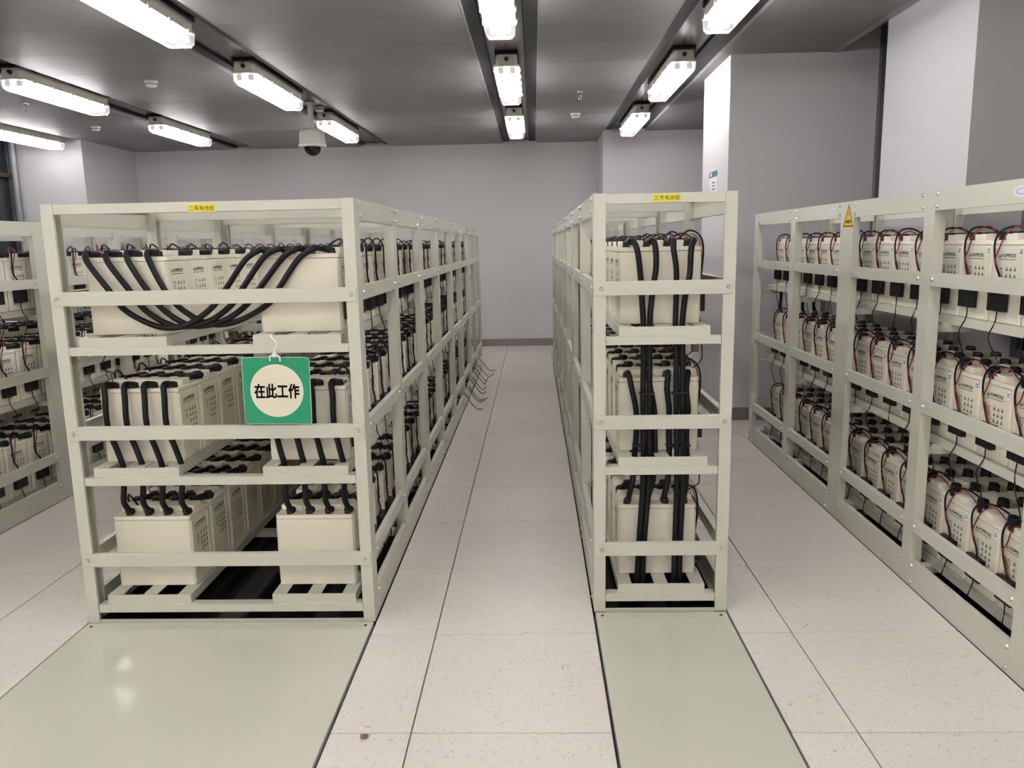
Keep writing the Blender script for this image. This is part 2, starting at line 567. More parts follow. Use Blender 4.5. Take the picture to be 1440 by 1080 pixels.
# ================================================================== RACKS
H = 1.572
TIER = [0.0, 0.503, 0.992]           # height offset of each tier
BEAM_Z = [(0.042, 0.072), (0.545, 0.575), (1.034, 1.064)]
GUARD_Z = [(0.228, 0.280), (0.720, 0.772), (1.214, 1.265)]
BAT_Z = [b[1] + 0.036 for b in BEAM_Z]


def post_mesh(width, mid, side, junction=False):
    """upright folded from sheet; local x=0 is the outer face, body goes to -side*x; y from 0 to width"""
    t = .0035
    d = .043
    p = [(0, 0), (d, 0), (d, .012 if not mid else .004), (d - t, .012 if not mid else .004), (d - t, t), (t, t), (t, width - t),
         (.03 - t, width - t), (.03 - t, width - .012), (.03, width - .012), (.03, width), (0, width)]
    p = [(-side * x, y) for x, y in p]
    m = MB().prism(p, 'z', 0, H)
    return m.mesh('post', 'paint')


def rail_mesh(name, L, h, side, lip=.022):
    t = .0035
    p = [(0, 0), (lip, 0), (lip, t), (t, t), (t, h - t), (lip, h - t), (lip, h), (0, h)]
    p = [(-side * x, z) for x, z in p]
    return MB().prism(p, 'y', 0, L).mesh(name, 'paint')


def cross_mesh(name, L, d, h, flat=True):
    """channel along x, open to the back"""
    t = .003
    p = [(0, 0), (d, 0), (d, t), (t, t), (t, h - t), (d, h - t), (d, h), (0, h)]
    m = MB().prism(p, 'x', 0, L)
    if flat:
        m.box(0, L, d, d + .002, h - t, h)
    return m.mesh(name, 'paint')


def tray_mesh(w, L):
    """ladder tray: three lengthwise strips, cross pieces, down-turned skirt"""
    m = MB()
    t, h, s = .003, .034, .052
    for a, b in ((0, s), (w / 2 - s / 2, w / 2 + s / 2), (w - s, w)):
        m.box(a, b, .006, L - .006, h - t, h)
    m.box(0, w, 0, .006, h - t, h).box(0, w, L - .006, L, h - t, h)
    m.box(0, w, 0, t, 0, h - t).box(0, w, L - t, L, 0, h - t)
    m.box(0, t, t, L - t, 0, h - t).box(w - t, w, t, L - t, 0, h - t)
    k = max(2, int(L / .4))
    for i in range(1, k):
        y = L * i / k
        m.box(s, w / 2 - s / 2, y - .02, y + .02, h - t, h).box(w / 2 + s / 2, w - s, y - .02, y + .02, h - t, h)
    return m.mesh('battery_tray', 'paint')


BOLT = MB().cyl((0, 0, 0), (0, -.006, 0), .0085, .006, n=8)
BOLT_ME = BOLT.mesh('bolt', 'bolt')


def rack(label, x0, x1, y0, mods, trays, group, front_detail=True):
    r = thing('battery_rack', label, 'rack', ((x0 + x1) / 2, y0, 0), group)
    ox, oy = (x0 + x1) / 2, y0

    def put(name, me, x, y, z, kind=None):
        return obj(name, me, r, (x - ox, y - oy, z), kind)
    W = x1 - x0
    pw = .08
    bolts = MB()
    for sd, x in ((-1, x0), (1, x1)):
        for i in range(mods):
            a = y0 + 1.62 * i
            for j, (yy, mid) in enumerate(((a, False), (a + .77, True), (a + 1.54, False))):
                me = cached(('post', sd, mid), lambda: post_mesh(pw, mid, sd))
                if j == 2:
                    # far post of a module is the mirror of the near one
                    me = cached(('postb', sd), lambda: mirror_y(post_mesh(pw, False, sd), pw))
                put('post', me, x, yy, 0)
            for ya, yb in ((a + .08, a + .77), (a + .85, a + 1.54)):
                L = yb - ya
                put('top_rail', cached(('top', sd, round(L, 3)), lambda: rail_mesh('top_rail', L, .075, sd)), x, ya, H - .075)
                put('base_rail', cached(('base', sd, round(L, 3)), lambda: rail_mesh('base_rail', L, .11, sd)), x, ya, 0)
                for g in GUARD_Z:
                    put('guard_rail', cached(('guard', sd, round(L, 3)), lambda: rail_mesh('guard_rail', L, .051, sd)), x, ya, g[0])
                Rt = Matrix.Rotation(sd * math.pi / 2, 4, 'Z')
                for zz in (H - .015, H - .06, .02, .09) + tuple((g[0] + g[1]) / 2 for g in GUARD_Z):
                    for yy in (ya + .015, yb - .015):
                        bolts.mb(BOLT, Matrix.Translation((x - ox, yy - oy, zz)) @ Rt)
    for i in range(mods):
        a = y0 + 1.62 * i
        for j, yy in enumerate((a + .002, a + .79, a + 1.578)):
            for z0, z1 in BEAM_Z:
                put('cross_beam', cached(('beam', round(W, 3)), lambda: cross_mesh('cross_beam', W - .09, .04, .030)), x0 + .045, yy, z0)
            put('top_cross_beam', cached(('tbeam', round(W, 3)), lambda: cross_mesh('top_cross_beam', W - .088, .032, .034)), x0 + .044, yy, H - .036)
        put('base_cross_beam', cached(('bbeam', round(W, 3)), lambda: MB().box(0, W - .088, 0, .003, 0, .013).box(0, W - .088, 0, .02, -.003, 0).mesh('base_cross_beam', 'paint')), x0 + .044, a + .002, 0)
    # guard rails across the near end, bolted over the posts
    for g in GUARD_Z:
        m = MB().box(0, W - .012, -.004, 0, 0, .050).box(0, W - .012, 0, .018, .047, .050).box(0, W - .012, 0, .018, 0, .003)
        put('end_guard_rail', cached(('eg', round(W, 3)), lambda: m.mesh('end_guard_rail', 'paint', .001)), x0 + .006, y0, g[0])
        for xx in (x0 + .026, x1 - .026):
            put('bolt', BOLT_ME, xx, y0 - .004, (g[0] + g[1]) / 2)
        put('end_guard_rail', cached(('eg2', round(W, 3)), lambda: MB().box(0, W - .012, 0, .004, 0, .05).mesh('end_guard_rail', 'paint')), x0 + .006, y0 + 1.62 * mods, g[0])
    Ltot = 1.62 * mods
    for (tx0, tx1) in trays:
        for i in range(mods):
            ya = y0 + .014 + 1.62 * i
            L = 1.616 if i < mods - 1 else 1.567
            for z0, z1 in BEAM_Z:
                put('battery_tray', cached(('tray', round(tx1 - tx0, 3), round(L, 3)), lambda: tray_mesh(tx1 - tx0, L)), tx0, ya, z1)
    for k in range(len(trays)):
        cx = (trays[k][0] + trays[k][1]) / 2
        put('floor_channel', boxmesh('floor_channel', 'channel', -.05, .05, 0, Ltot, 0, .02), cx + (.24 if len(trays) > 1 and k == 0 else 0), y0, -.08)
    put('rail_bolts', bolts.mesh('rail_bolts', 'bolt'), ox, oy, 0, 'stuff')
    return r


def mirror_y(me, w):
    for v in me.vertices:
        v.co.y = w - v.co.y
    me.flip_normals()
    return me


XR1, XR2, XR3, XR4 = (-3.835, -2.735), (-1.729, -0.623), (0.213, 0.718), (1.511, 2.016)
rack1 = rack('pale green steel battery rack at the far left beside the dark windows', *XR1, 2.81, 4, [(-3.77, -3.445), (-3.14, -2.812)], 'steel battery racks')
rack2 = rack('widest pale green steel rack, left of the aisle, with the green sign on it', *XR2, 2.81, 4, [(-1.652, -1.330), (-1.015, -0.696)], 'steel battery racks')
rack3 = rack('narrow pale green steel rack right of the centre aisle, yellow label on top', *XR3, 2.88, 4, [(0.306, 0.636)], 'steel battery racks')
rack4 = rack('pale green steel battery rack along the right wall with a yellow warning triangle', *XR4, 0.715, 3, [(1.608, 1.948)], 'steel battery racks')


# yellow name labels on the two near top rails
def yellow_label(rk, x0, x1, y, z0, z1, s):
    ox, oy = rk.location.x, rk.location.y
    l = obj('name_label', boxmesh('name_label', 'yellow', -(x1 - x0) / 2, (x1 - x0) / 2, -.0012, 0, -(z1 - z0) / 2, (z1 - z0) / 2), rk,
            ((x0 + x1) / 2 - ox, y - oy, (z0 + z1) / 2))
    l['label'] = 'yellow label strip with black lettering'
    t = text_mb(s, .0178, .0001, spacing=1.0)
    obj('lettering', t.mesh('lettering', 'ink'), l, (0, -.0018, 0))


yellow_label(rack2, -1.204, -1.108, 2.812, 1.535, 1.561, '二号电池组')
yellow_label(rack3, 0.423, 0.518, 2.882, 1.541, 1.566, '三号电池组')


def poly_ring(outer, k):
    c = (sum(p[0] for p in outer) / 3, sum(p[1] for p in outer) / 3)
    return [(c[0] + (p[0] - c[0]) * k, c[1] + (p[1] - c[1]) * k) for p in outer]


# warning triangle on rack 4 (its plane is x = const, faces the aisle: -x)
def warning(rk):
    ox, oy = rk.location.x, rk.location.y
    s = .066
    T = [(-s, -.056), (s, -.056), (0, .056)]
    w_ = obj('warning_sign', MB().prism(T, 'x', -.0015, 0).mesh('warning_sign', 'yellow_sign'), rk, (XR4[0] - ox, 3.938 - oy, 1.508))
    w_['label'] = 'yellow triangular warning sign with black border'
    a, b = poly_ring(T, .93), poly_ring(T, .80)
    m = MB()
    vs = [(-.0022, *p) for p in a] + [(-.0022, *p) for p in b]
    m.add(vs, [(0, 3, 4, 1), (1, 4, 5, 2), (2, 5, 3, 0)])
    obj('border', m.mesh('border', 'ink'), w_)
    bolt = [(.004, .026), (-.008, .006), (-.001, .006), (-.005, -.012), (.009, .010), (.002, .010), (.008, .026)]
    obj('lightning_symbol', MB().add([(-.0024, -p[0] * 1.0, p[1] - .004) for p in bolt], [tuple(range(7))]).mesh('lightning_symbol', 'orange'), w_)
    t = text_mb('有电危险', .017, .0006)
    # lettering in (x,z) facing -y  ->  facing -x, reading towards -y
    obj('lettering', MB().mb(t, Matrix.Rotation(-math.pi / 2, 4, 'Z')).mesh('lettering', 'ink'), w_, (-.0024, 0, -.030))


warning(rack4)


def oval(rk, y, z):
    ox, oy = rk.location.x, rk.location.y
    n = 20
    def el(a, b, x):
        return [(x, a * math.cos(2 * math.pi * i / n), b * math.sin(2 * math.pi * i / n)) for i in range(n)]
    o = obj('oval_sticker', MB().add(el(.045, .017, -.001), [tuple(range(n))]).mesh('oval_sticker', 'paper'), rk, (XR4[0] - ox, y - oy, z))
    m = MB().add(el(.037, .0125, -.0015), [tuple(range(n))])
    obj('logo_print', m.mesh('logo_print', 'oval'), o)
    t = MB().box(-.002, -.0016, -.020, .020, -.0015, .0015).box(-.002, -.0016, -.013, .013, .003, .0055).box(-.002, -.0016, -.013, .013, -.0055, -.003)
    obj('logo_mark', t.mesh('logo_mark', 'paper'), o)


oval(rack4, 4.155, 1.534)
oval(rack4, 2.565, 1.534)

# ================================================================== BATTERIES
BL, BD, BH = 0.30, 0.183, 0.283      # length (x), depth (y), case height
PITCH_Y = 0.195
TX = [-.108, -.033, .042, .117]      # terminal positions along x


def case_mb():
    c = .006
    o = [(-BL / 2 + c, -BD / 2), (BL / 2 - c, -BD / 2), (BL / 2, -BD / 2 + c), (BL / 2, BD / 2 - c), (BL / 2 - c, BD / 2), (-BL / 2 + c, BD / 2), (-BL / 2, BD / 2 - c), (-BL / 2, -BD / 2 + c)]
    m = MB().prism(o, 'z', 0, .2655)
    # corner ribs on the two narrow faces
    for s in (-1, 1):
        for e in (-1, 1):
            xa, xb = sorted((s * BL / 2, s * (BL / 2 + .002)))
            ya, yb = sorted((e * (BD / 2 - .008), e * (BD / 2 - .028)))
            m.box(xa, xb, ya, yb, .012, .258)
    return m


def lid_mb():
    c = .007
    w, d = BL / 2 + .0015, BD / 2 + .0015
    o = [(-w + c, -d), (w - c, -d), (w, -d + c), (w, d - c), (w - c, d), (-w + c, d), (-w, d - c), (-w, -d + c)]
    return MB().prism(o, 'z', .267, BH)


def ridge_mb():
    m = MB().box(-.144, .144, -.034, .034, BH, BH + .022)
    for x in (-.072, .004, .080):
        m.box(x - .014, x + .014, -.044, .044, BH, BH + .024)
    return m


def link_mb():
    """insulated link from this battery's rear terminal to the next one's front terminal"""
    m = MB()
    a, b = Vector((-.017, .060, BH + .015)), Vector((.017, PITCH_Y - .064, BH + .015))
    m.cyl(a, b, .0145, n=8)
    for p in (a, b):
        m.cyl(p + Vector((0, 0, -.015)), p + Vector((0, 0, .015)), .0195, .016, n=8)
    m.cyl(a + Vector((-.020, .004, 0)), a, .012, .014, n=7)
    m.cyl(b, b + Vector((.020, -.004, 0)), .014, .012, n=7)
    return m


def print_mb(s, small=False):
    """lettering and pictograms on the narrow face at x = s * BL/2 (s=+1 reads towards +y)"""
    m = MB()
    R = Matrix.Rotation(s * math.pi / 2, 4, 'Z')
    X = s * (BL / 2 + .0006)
    if not small:
        t = text_mb('HOPPECKE', .0165, .0007)
        m.mb(t, Matrix.Translation((X, s * .004, .231)) @ R)
    def q(u0, u1, v0, v1, mi):      # u runs in reading direction
        m.add([(X, s * u0, v0), (X, s * u1, v0), (X, s * u1, v1), (X, s * u0, v1)], [(0, 1, 2, 3) if s > 0 else (0, 1, 2, 3)], mi)
    def tri(u, v, r, mi):
        m.add([(X, s * (u - r), v - r), (X, s * (u + r), v - r), (X, s * u, v + r)], [(0, 1, 2)], mi)
    if small:
        q(-.045, .055, .224, .238, 0)
    else:
        tri(-.047, .231, .007, 0)
    q(-.052, .046, .2165, .2190, 0)
    for i in range(4):
        for j in range(3):
            u, v = -.002 + j * .024, .186 - i * .022
            if small or (i + j) % 2:
                tri(u, v, .0075, 1)
            else:
                q(u - .006, u + .006, v - .007, v + .001, 1)
                q(u - .003, u + .003, v + .003, v + .007, 1)
    # crossed-out bin
    q(-.044, -.026, .186, .189, 1)
    q(-.042, -.0395, .164, .186, 1)
    q(-.0305, -.028, .164, .186, 1)
    q(-.042, -.028, .162, .1645, 1)
    q(-.045, -.025, .154, .156, 1)
    return m


def wire_pts(kind, s, v):
    rr = random.Random(100 * v + (5 if kind == 'red' else 0) + (1 if s > 0 else 0))
    j = lambda a: rr.uniform(-a, a)
    xf = BL / 2
    ty = -s * .048           # wires stay on the left half of the face as seen from the aisle
    if kind == 'black':
        p = [(xf - .07, s * .02 + j(.01), BH + .022), (xf - .03, -s * .0, BH + .052 + j(.01)), (xf + .004, ty * .8 + j(.006), BH + .040 + j(.008)),
             (xf + .014, ty * 1.2 + j(.006), BH - .01), (xf + .012, ty * 1.1 + j(.008), .20), (xf + .012, ty * .5 + j(.008), .155), (xf + .012, ty * .25, .125)]
    else:
        p = [(xf - .04, s * .060, BH + .012), (xf - .015, s * .025 + j(.01), BH + .044 + j(.008)), (xf + .006, ty * .25 + j(.01), BH + .018 + j(.008)),
             (xf + .012, ty * .75 + j(.006), BH - .035), (xf + .0165, ty * 1.0 + j(.005), .215), (xf + .010, ty * .85, .19), (xf + .011, ty * .45, .15), (xf + .009, ty * .2, .125)]
    return [(s * x, y, z) for x, y, z in p]


def module_mb(s):
    x0, x1 = sorted((s * (BL / 2 + .003), s * (BL / 2 + .024)))
    yc = -s * .018
    m = MB().box(x0, x1, yc - .047, yc + .047, .040, .128)
    for k in range(6):
        y = yc - .037 + k * .0148
        xa, xb = sorted((s * (BL / 2 + .024), s * (BL / 2 + .0255)))
        m.box(xa, xb, y - .003, y + .003, .048, .12)
    m.box(x0, (x0 + x1) / 2 + .004, *sorted((yc + s * .047, yc + s * .056)), .070, .092)
    return m


def signal_pts(s, v, tier):
    rr = random.Random(31 * v + tier)
    j = lambda a: rr.uniform(-a, a)
    drop = .17 if tier else .10
    x = BL / 2 + .012
    yc = -s * .018
    p = [(x, yc, .042), (x + .004, yc + j(.01), 0), (x + .012 + j(.006), yc + j(.03), -.06), (x + .006 + j(.01), yc + j(.05), -drop * .8)]
    if tier:
        p.append((x - .005, yc + j(.06), -drop))
        p.append((x - .03, yc + j(.05), -.205))
    else:
        p.append((x - .02, yc + j(.03), -.13))
    return [(s * a, b, c) for a, b, c in p]


CASE = case_mb().mesh('battery', 'case')
LID = lid_mb().mesh('lid', 'lid', .002)
RIDGE = ridge_mb().mesh('terminal_ridge', 'lid', .0015)
LINKM = link_mb().mesh('terminal_link', 'black')
PRINT = {s: print_mb(s).mesh('printed_marking', ['print', 'icon']) for s in (-1, 1)}
MODULE = {s: module_mb(s).mesh('monitor_module', 'black', .0015) for s in (-1, 1)}
WIRE = {(k, s, v): MB().tube(spline(wire_pts(k, s, v), 4), .0040 if k == 'black' else .0025, 6).mesh('sense_wire', 'rubber' if k == 'black' else 'red')
        for k in ('black', 'red') for s in (-1, 1) for v in range(5)}
SIGNAL = {(s, v, t): MB().tube(spline(signal_pts(s, v, t), 3), .0024, 5).mesh('signal_cable', 'rubber')
          for s in (-1, 1) for v in range(4) for t in (0, 1)}
TAGC = {}


def tag_mesh(s, num):
    if (s, num) not in TAGC:
        m = MB()
        n = 14
        X = s * (BL / 2 + .0028)
        yc, zc = s * .077, .246
        # rounded tag
        m.add([(X, yc + .0125 * math.copysign(abs(math.cos(a)) ** .6, math.cos(a)) * .85, zc + .0165 * math.copysign(abs(math.sin(a)) ** .6, math.sin(a))) for a in [2 * math.pi * i / n for i in range(n)]], [tuple(range(n))], 0)
        t = text_mb(str(num), .0185, .0006, rot=-math.pi / 2)
        m.mb(t, Matrix.Translation((X + s * .0006, yc, zc)) @ Matrix.Rotation(s * math.pi / 2, 4, 'Z'), {0: 1})
        TAGC[(s, num)] = m.mesh('number_tag', ['tag', 'tag_ink'])
    return TAGC[(s, num)]


# lean single mesh (far ones) : case 0, lid 1, black 2, red 3, print 4, icon 5
def lean_mb(s, v, link=True, tier=1):
    m = MB()
    m.mb(case_mb(), None, {0: 0})
    m.mb(lid_mb(), None, {0: 1})
    m.box(-.144, .144, -.034, .034, BH, BH + .022, 1)
    if link:
        for x in TX:
            m.cyl((x - .028, .060, BH + .014), (x + .028, PITCH_Y - .064, BH + .014), .0155, n=6, m=2)
            m.cyl((x - .018, .060, BH + .0), (x - .018, .060, BH + .029), .019, n=6, m=2)
            m.cyl((x + .018, PITCH_Y - .064, BH), (x + .018, PITCH_Y - .064, BH + .029), .019, n=6, m=2)
    for e in (-1, 1):
        m.mb(print_mb(e, True), None, {0: 4, 1: 5})
    m.mb(module_mb(s), None, {0: 2})
    m.tube(spline(wire_pts('black', s, v), 2), .0036, 4, 2)
    m.tube(spline(wire_pts('red', s, v), 2), .003, 4, 3)
    m.tube(spline(signal_pts(s, v, tier), 2), .0026, 4, 2)
    return m


LMAT = ['case', 'lid', 'black', 'red', 'print', 'icon']
LEAN = {(s, v, l, t): lean_mb(s, v, l, t) for s in (-1, 1) for v in range(3) for l in (True, False) for t in (0, 1)}
LEAN_ME = {}
ORD = ['first', 'second', 'third', 'fourth', 'fifth', 'sixth', 'seventh', 'eighth', 'ninth', 'tenth', 'eleventh', 'twelfth', 'thirteenth', 'fourteenth',
       'fifteenth', 'sixteenth', 'seventeenth', 'eighteenth', 'nineteenth', 'twentieth', 'twenty-first', 'twenty-second', 'twenty-third', 'twenty-fourth',
       'twenty-fifth', 'twenty-sixth', 'twenty-seventh', 'twenty-eighth', 'twenty-ninth']
TN = ['bottom', 'middle', 'top']
rest = MB()
n_ind = 0


def battery(xc, yc, tier, s, label, group, link=True, num=None, indiv=True):
    global n_ind
    v = random.randrange(5)
    z = BAT_Z[tier]
    tt = 1 if tier else 0
    if not indiv:
        rest.mb(LEAN[(s, v % 3, link, tt)], Matrix.Translation((xc, yc, z)))
        return None
    n_ind += 1
    if yc > 6.3:
        k = (s, v % 3, link, tt)
        if k not in LEAN_ME:
            LEAN_ME[k] = LEAN[k].mesh('battery', LMAT)
        return tag(obj('battery', LEAN_ME[k], None, (xc, yc, z)), label, 'battery', group)
    b = tag(obj('battery', CASE, None, (xc, yc, z)), label, 'battery', group)
    obj('lid', LID, b)
    obj('terminal_ridge', RIDGE, b)
    if link:
        for x in TX:
            obj('terminal_link', LINKM, b, (x, 0, 0))
    for e in (-1, 1):
        obj('printed_marking', PRINT[e], b)
    obj('monitor_module', MODULE[s], b)
    obj('sense_wire', WIRE[('black', s, v)], b)['label'] = 'black sense wire'
    obj('sense_wire', WIRE[('red', s, v)], b)['label'] = 'red sense wire'
    obj('signal_cable', SIGNAL[(s, v % 4, tt)], b)
    if num is not None:
        obj('number_tag', tag_mesh(s, num), b)
    return b


NB = 29
g2 = 'cream batteries in the wide rack'
for tier in (2, 1, 0):
    for k in range(NB):
        y = 2.912 + BD / 2 + PITCH_Y * k
        battery(-1.497, y, tier, -1, '%s cream battery from the front, %s tier, left column of the wide rack' % (ORD[k], TN[tier]), g2, k < NB - 1, indiv=k < 20)
        battery(-0.860, y, tier, 1, '%s cream battery from the front, %s tier, right column of the wide rack' % (ORD[k], TN[tier]), g2, k < NB - 1, indiv=k < 27)
        battery(0.467, y + .083, tier, 1, '%s cream battery from the front, %s tier of the narrow rack' % (ORD[k], TN[tier]), 'cream batteries in the narrow rack', k < NB - 1, indiv=k < 24)
        battery(-2.975, y - .05, tier, 1, '%s cream battery from the left edge, %s tier of the far left rack' % (ORD[max(0, k - 5)], TN[tier]),
                'cream batteries in the far left rack', k < NB - 1, indiv=5 <= k < 18)
        battery(-3.61, y - .05, tier, -1, '', '', k < NB - 1, indiv=False)
    for k in range(-9, 14):
        y = 2.71 + .006 + BD / 2 + PITCH_Y * k
        num = {2: 78 - k, 1: 51 + k, 0: 14 - k}[tier]
        ind = k >= -2
        vis_tag = 'tagged %d, ' % num if num > 0 and -1 <= k <= 3 else ''
        battery(1.775, y, tier, -1, '%s cream battery from the far end, %s%s tier of the right-hand rack' % (ORD[13 - k], vis_tag, TN[tier]),
                'cream batteries in the right-hand rack', k < 13, num=num if num > 0 else None, indiv=ind)
st = obj('battery', rest.mesh('battery', LMAT), kind='stuff')
tag(st, 'remaining cream batteries toward the far ends and backs of the racks', 'battery', 'cream batteries beyond the counted ones')

# ================================================================== HEAVY CABLES
CR = .0110


def cable(pts, label, group, lugs=(), r=CR, ties=()):
    P = spline(pts, 7)
    o = Vector(P[0])
    c = obj('power_cable', MB().tube([p - o for p in P], r, 10).mesh('power_cable', 'rubber'), None, o)
    tag(c, label, 'cable', group)
    for a, b in lugs:
        a, b = Vector(a), Vector(b)
        m = MB().cyl(a - o, b - o, .0135, .0125, n=10)
        m.cyl(b - o + Vector((0, 0, -.014)), b - o + Vector((0, 0, .008)), .0145, .012, n=10)
        obj('cable_boot', m.mesh('cable_boot', 'black'), c)
    for t in ties:
        obj('cable_tie', MB().box(*t).mesh('cable_tie', 'black', .002), c, tuple(-o))
    return c


YT, YC = 2.932, 2.880      # terminal row, and the plane the cables hang in
zT = [z + BH + .012 for z in BAT_Z]
A = [[(-1.616, 1.365), (-1.551, 1.268), (-1.5, 1.195), (-1.413, 1.140), (-1.338, 1.124), (-1.265, 1.138), (-1.175, 1.197), (-1.117, 1.265), (-1.04, 1.365), (-0.985, 1.400)],
     [(-1.543, 1.363), (-1.479, 1.267), (-1.425, 1.19), (-1.34, 1.134), (-1.27, 1.128), (-1.19, 1.148), (-1.109, 1.201), (-1.059, 1.264), (-0.975, 1.372), (-0.92, 1.402)],
     [(-1.470, 1.362), (-1.416, 1.266), (-1.36, 1.19), (-1.28, 1.134), (-1.21, 1.129), (-1.13, 1.152), (-1.056, 1.2), (-0.999, 1.263), (-0.905, 1.372), (-0.85, 1.402)],
     [(-1.396, 1.36), (-1.353, 1.265), (-1.30, 1.195), (-1.22, 1.141), (-1.15, 1.132), (-1.073, 1.151), (-0.972, 1.206), (-0.929, 1.262), (-0.85, 1.366), (-0.79, 1.400)]]
for i, pts in enumerate(A):
    x0 = -1.497 + TX[i] - .012
    x1 = -0.865 + TX[i] + .006
    dy = YC + (.0, .006, .012, .018)[i] - .004
    p = [(x0 + .01, YT, zT[2]), (x0 - .012, YT - .035, zT[2] + .004)] + [(x, dy + (.006 if z < 1.16 else 0), z) for x, z in pts] + [(x1 - .03, YT - .02, zT[2] + .006), (x1, YT, zT[2])]
    cable(p, '%s of four thick black cables looping between top batteries of the wide rack' % ['leftmost', 'second from left', 'third from left', 'rightmost'][i],
          'looped black cables on the top tier',
          lugs=[((x0 - .006, YT - .026, zT[2] + .002), (x0 + .014, YT, zT[2])), ((x1 - .022, YT - .014, zT[2] + .005), (x1 + .004, YT, zT[2]))])


def drop(xc, i, col, top, bot, xs, y_off, name, yT, yC):
    xa = xc + TX[i]
    zt, zb = zT[top], zT[bot]
    p = [(xa + .008, yT, zt), (xa - .012, yT - .03, zt + .004), (xs[0], yC + .004, zt - .045), (xs[1], yC, zt - .15), (xs[2], yC - .002, BAT_Z[top] + .05),
         (xs[3], yC, BEAM_Z[top][1] + .02), (xs[4], yC + .004, BEAM_Z[top][0] - .03), (xs[5], yC + .012, zb + .05), (xs[5] + .008, yC + .03, zb + .012), (xa + .01, yT - .005, zb + .004)]
    return cable(p, name, 'thick black cables between the middle and bottom tiers',
                 lugs=[((xa - .006, yT - .024, zt + .002), (xa + .012, yT, zt)), ((xs[5] + .014, yC + .038, zb + .008), (xa + .014, yT, zb))])


for i in range(4):
    b = -1.497 + TX[i] - .012
    w_ = ['leftmost', 'second from left', 'third from left', 'rightmost'][i]
    drop(-1.497, i, 0, 1, 0, [b + .005, b + .006, b + .034, b + .048, b + .040, b + .03], 0, '%s of four black cables dropping in front of the left column, wide rack' % w_, YT, YC)
    b = -0.865 + TX[i] - .012
    drop(-0.865, i, 1, 1, 0, [b + .006, b + .006, b + .022, b + .034, b + .03, b + .028], 0, '%s of four black cables dropping in front of the right column, wide rack' % w_, YT, YC)

# rack 3: four long cables from the top tier down to the floor, four short ones between middle and bottom
YT3, YC3 = 3.014, 2.960
xc3 = .467
long_x = [[(.378, 1.372), (.390, 1.285), (.396, 1.2), (.403, 1.1), (.403, 1.0), (.403, .81), (.406, .52), (.392, .253), (.386, .07), (.386, -.2)],
          [(.445, 1.372), (.447, 1.31), (.439, 1.25), (.430, 1.17), (.427, 1.1), (.426, .9), (.428, .52), (.412, .253), (.407, .07), (.407, -.2)],
          [(.510, 1.372), (.521, 1.30), (.522, 1.2), (.521, 1.1), (.524, 1.0), (.527, .81), (.534, .52), (.530, .253), (.528, .07), (.528, -.2)],
          [(.574, 1.372), (.570, 1.28), (.556, 1.208), (.546, 1.1), (.547, 1.0), (.550, .81), (.557, .52), (.551, .253), (.550, .07), (.550, -.2)]]
OR4 = ['leftmost', 'second from left', 'third from left', 'rightmost']
for i, q in enumerate(long_x):
    xa = xc3 + TX[i]
    yo = -.010
    p = [(xa - .012, YT3, zT[2] + .004), (xa + .004, YT3 - .03, zT[2] + .012)] + [(x, YC3 + (yo if z < 1.05 else 0), z) for x, z in q]
    ties = []
    if i == 1:
        ties = [(.388, .445, YC3 - .026, YC3 + .006, .838, .846), (.392, .447, YC3 - .026, YC3 + .006, .53, .538)]
    if i == 3:
        ties = [(.508, .566, YC3 - .026, YC3 + .006, .838, .846), (.517, .574, YC3 - .026, YC3 + .006, .53, .538)]
    cable(p, '%s of four long black cables running from top tier to floor, narrow rack' % OR4[i], 'long black cables on the narrow rack',
          lugs=[((xa + .0, YT3 - .028, zT[2] + .009), (xa - .016, YT3, zT[2] + .002))], ties=ties)
sh = [[.362, .378, .380, .374, .368, .356], [.432, .447, .450, .452, .446, .432], [.494, .503, .503, .506, .502, .492], [.566, .574, .570, .572, .572, .568]]
for i in range(4):
    xa = xc3 + TX[i]
    q = sh[i]
    p = [(xa - .012, YT3, zT[1]), (xa - .008, YT3 - .03, zT[1] + .006), (q[0], YC3 + .004, zT[1] - .05), (q[1], YC3 + .004, zT[1] - .13), (q[2], YC3 + .004, .69),
         (q[3], YC3 + .006, .60), (q[4], YC3 + .006, .50), (q[5], YC3 + .01, zT[0] + .04), (q[5] - .002, YC3 + .03, zT[0] + .010), (xa - .008, YT3 - .004, zT[0] + .004)]
    cable(p, '%s of four short black cables joining middle and bottom tiers, narrow rack' % OR4[i], 'short black cables on the narrow rack',
          lugs=[((xa - .01, YT3 - .024, zT[1] + .003), (xa - .012, YT3, zT[1])), ((q[5] - .002, YC3 + .034, zT[0] + .008), (xa - .008, YT3, zT[0]))],
          ties=[(.366, .447, YC3 - .008, YC3 + .02, .632, .640)] if i == 0 else [(.492, .585, YC3 - .008, YC3 + .02, .632, .640)] if i == 3 else [])
# rack 4, far end: cables hanging from the top tier to the middle one
for i in range(4):
    xa = 1.775 + TX[i]
    yE = 2.716 + BD + PITCH_Y * 13 + .028
    yq = 2.716 + BD + PITCH_Y * 13 - .035
    p = [(xa, yq, zT[2]), (xa, yE - .01, zT[2] + .002), (xa + .004, yE, zT[2] - .05), (xa + .006, yE, 1.2), (xa + .004, yE, 1.03), (xa, yE, zT[1] + .05), (xa, yE - .02, zT[1] + .012), (xa, yq, zT[1] + .004)]
    cable(p, '%s of four black cables at the far end of the right-hand rack' % OR4[i], 'black cables at the far end of the right rack')

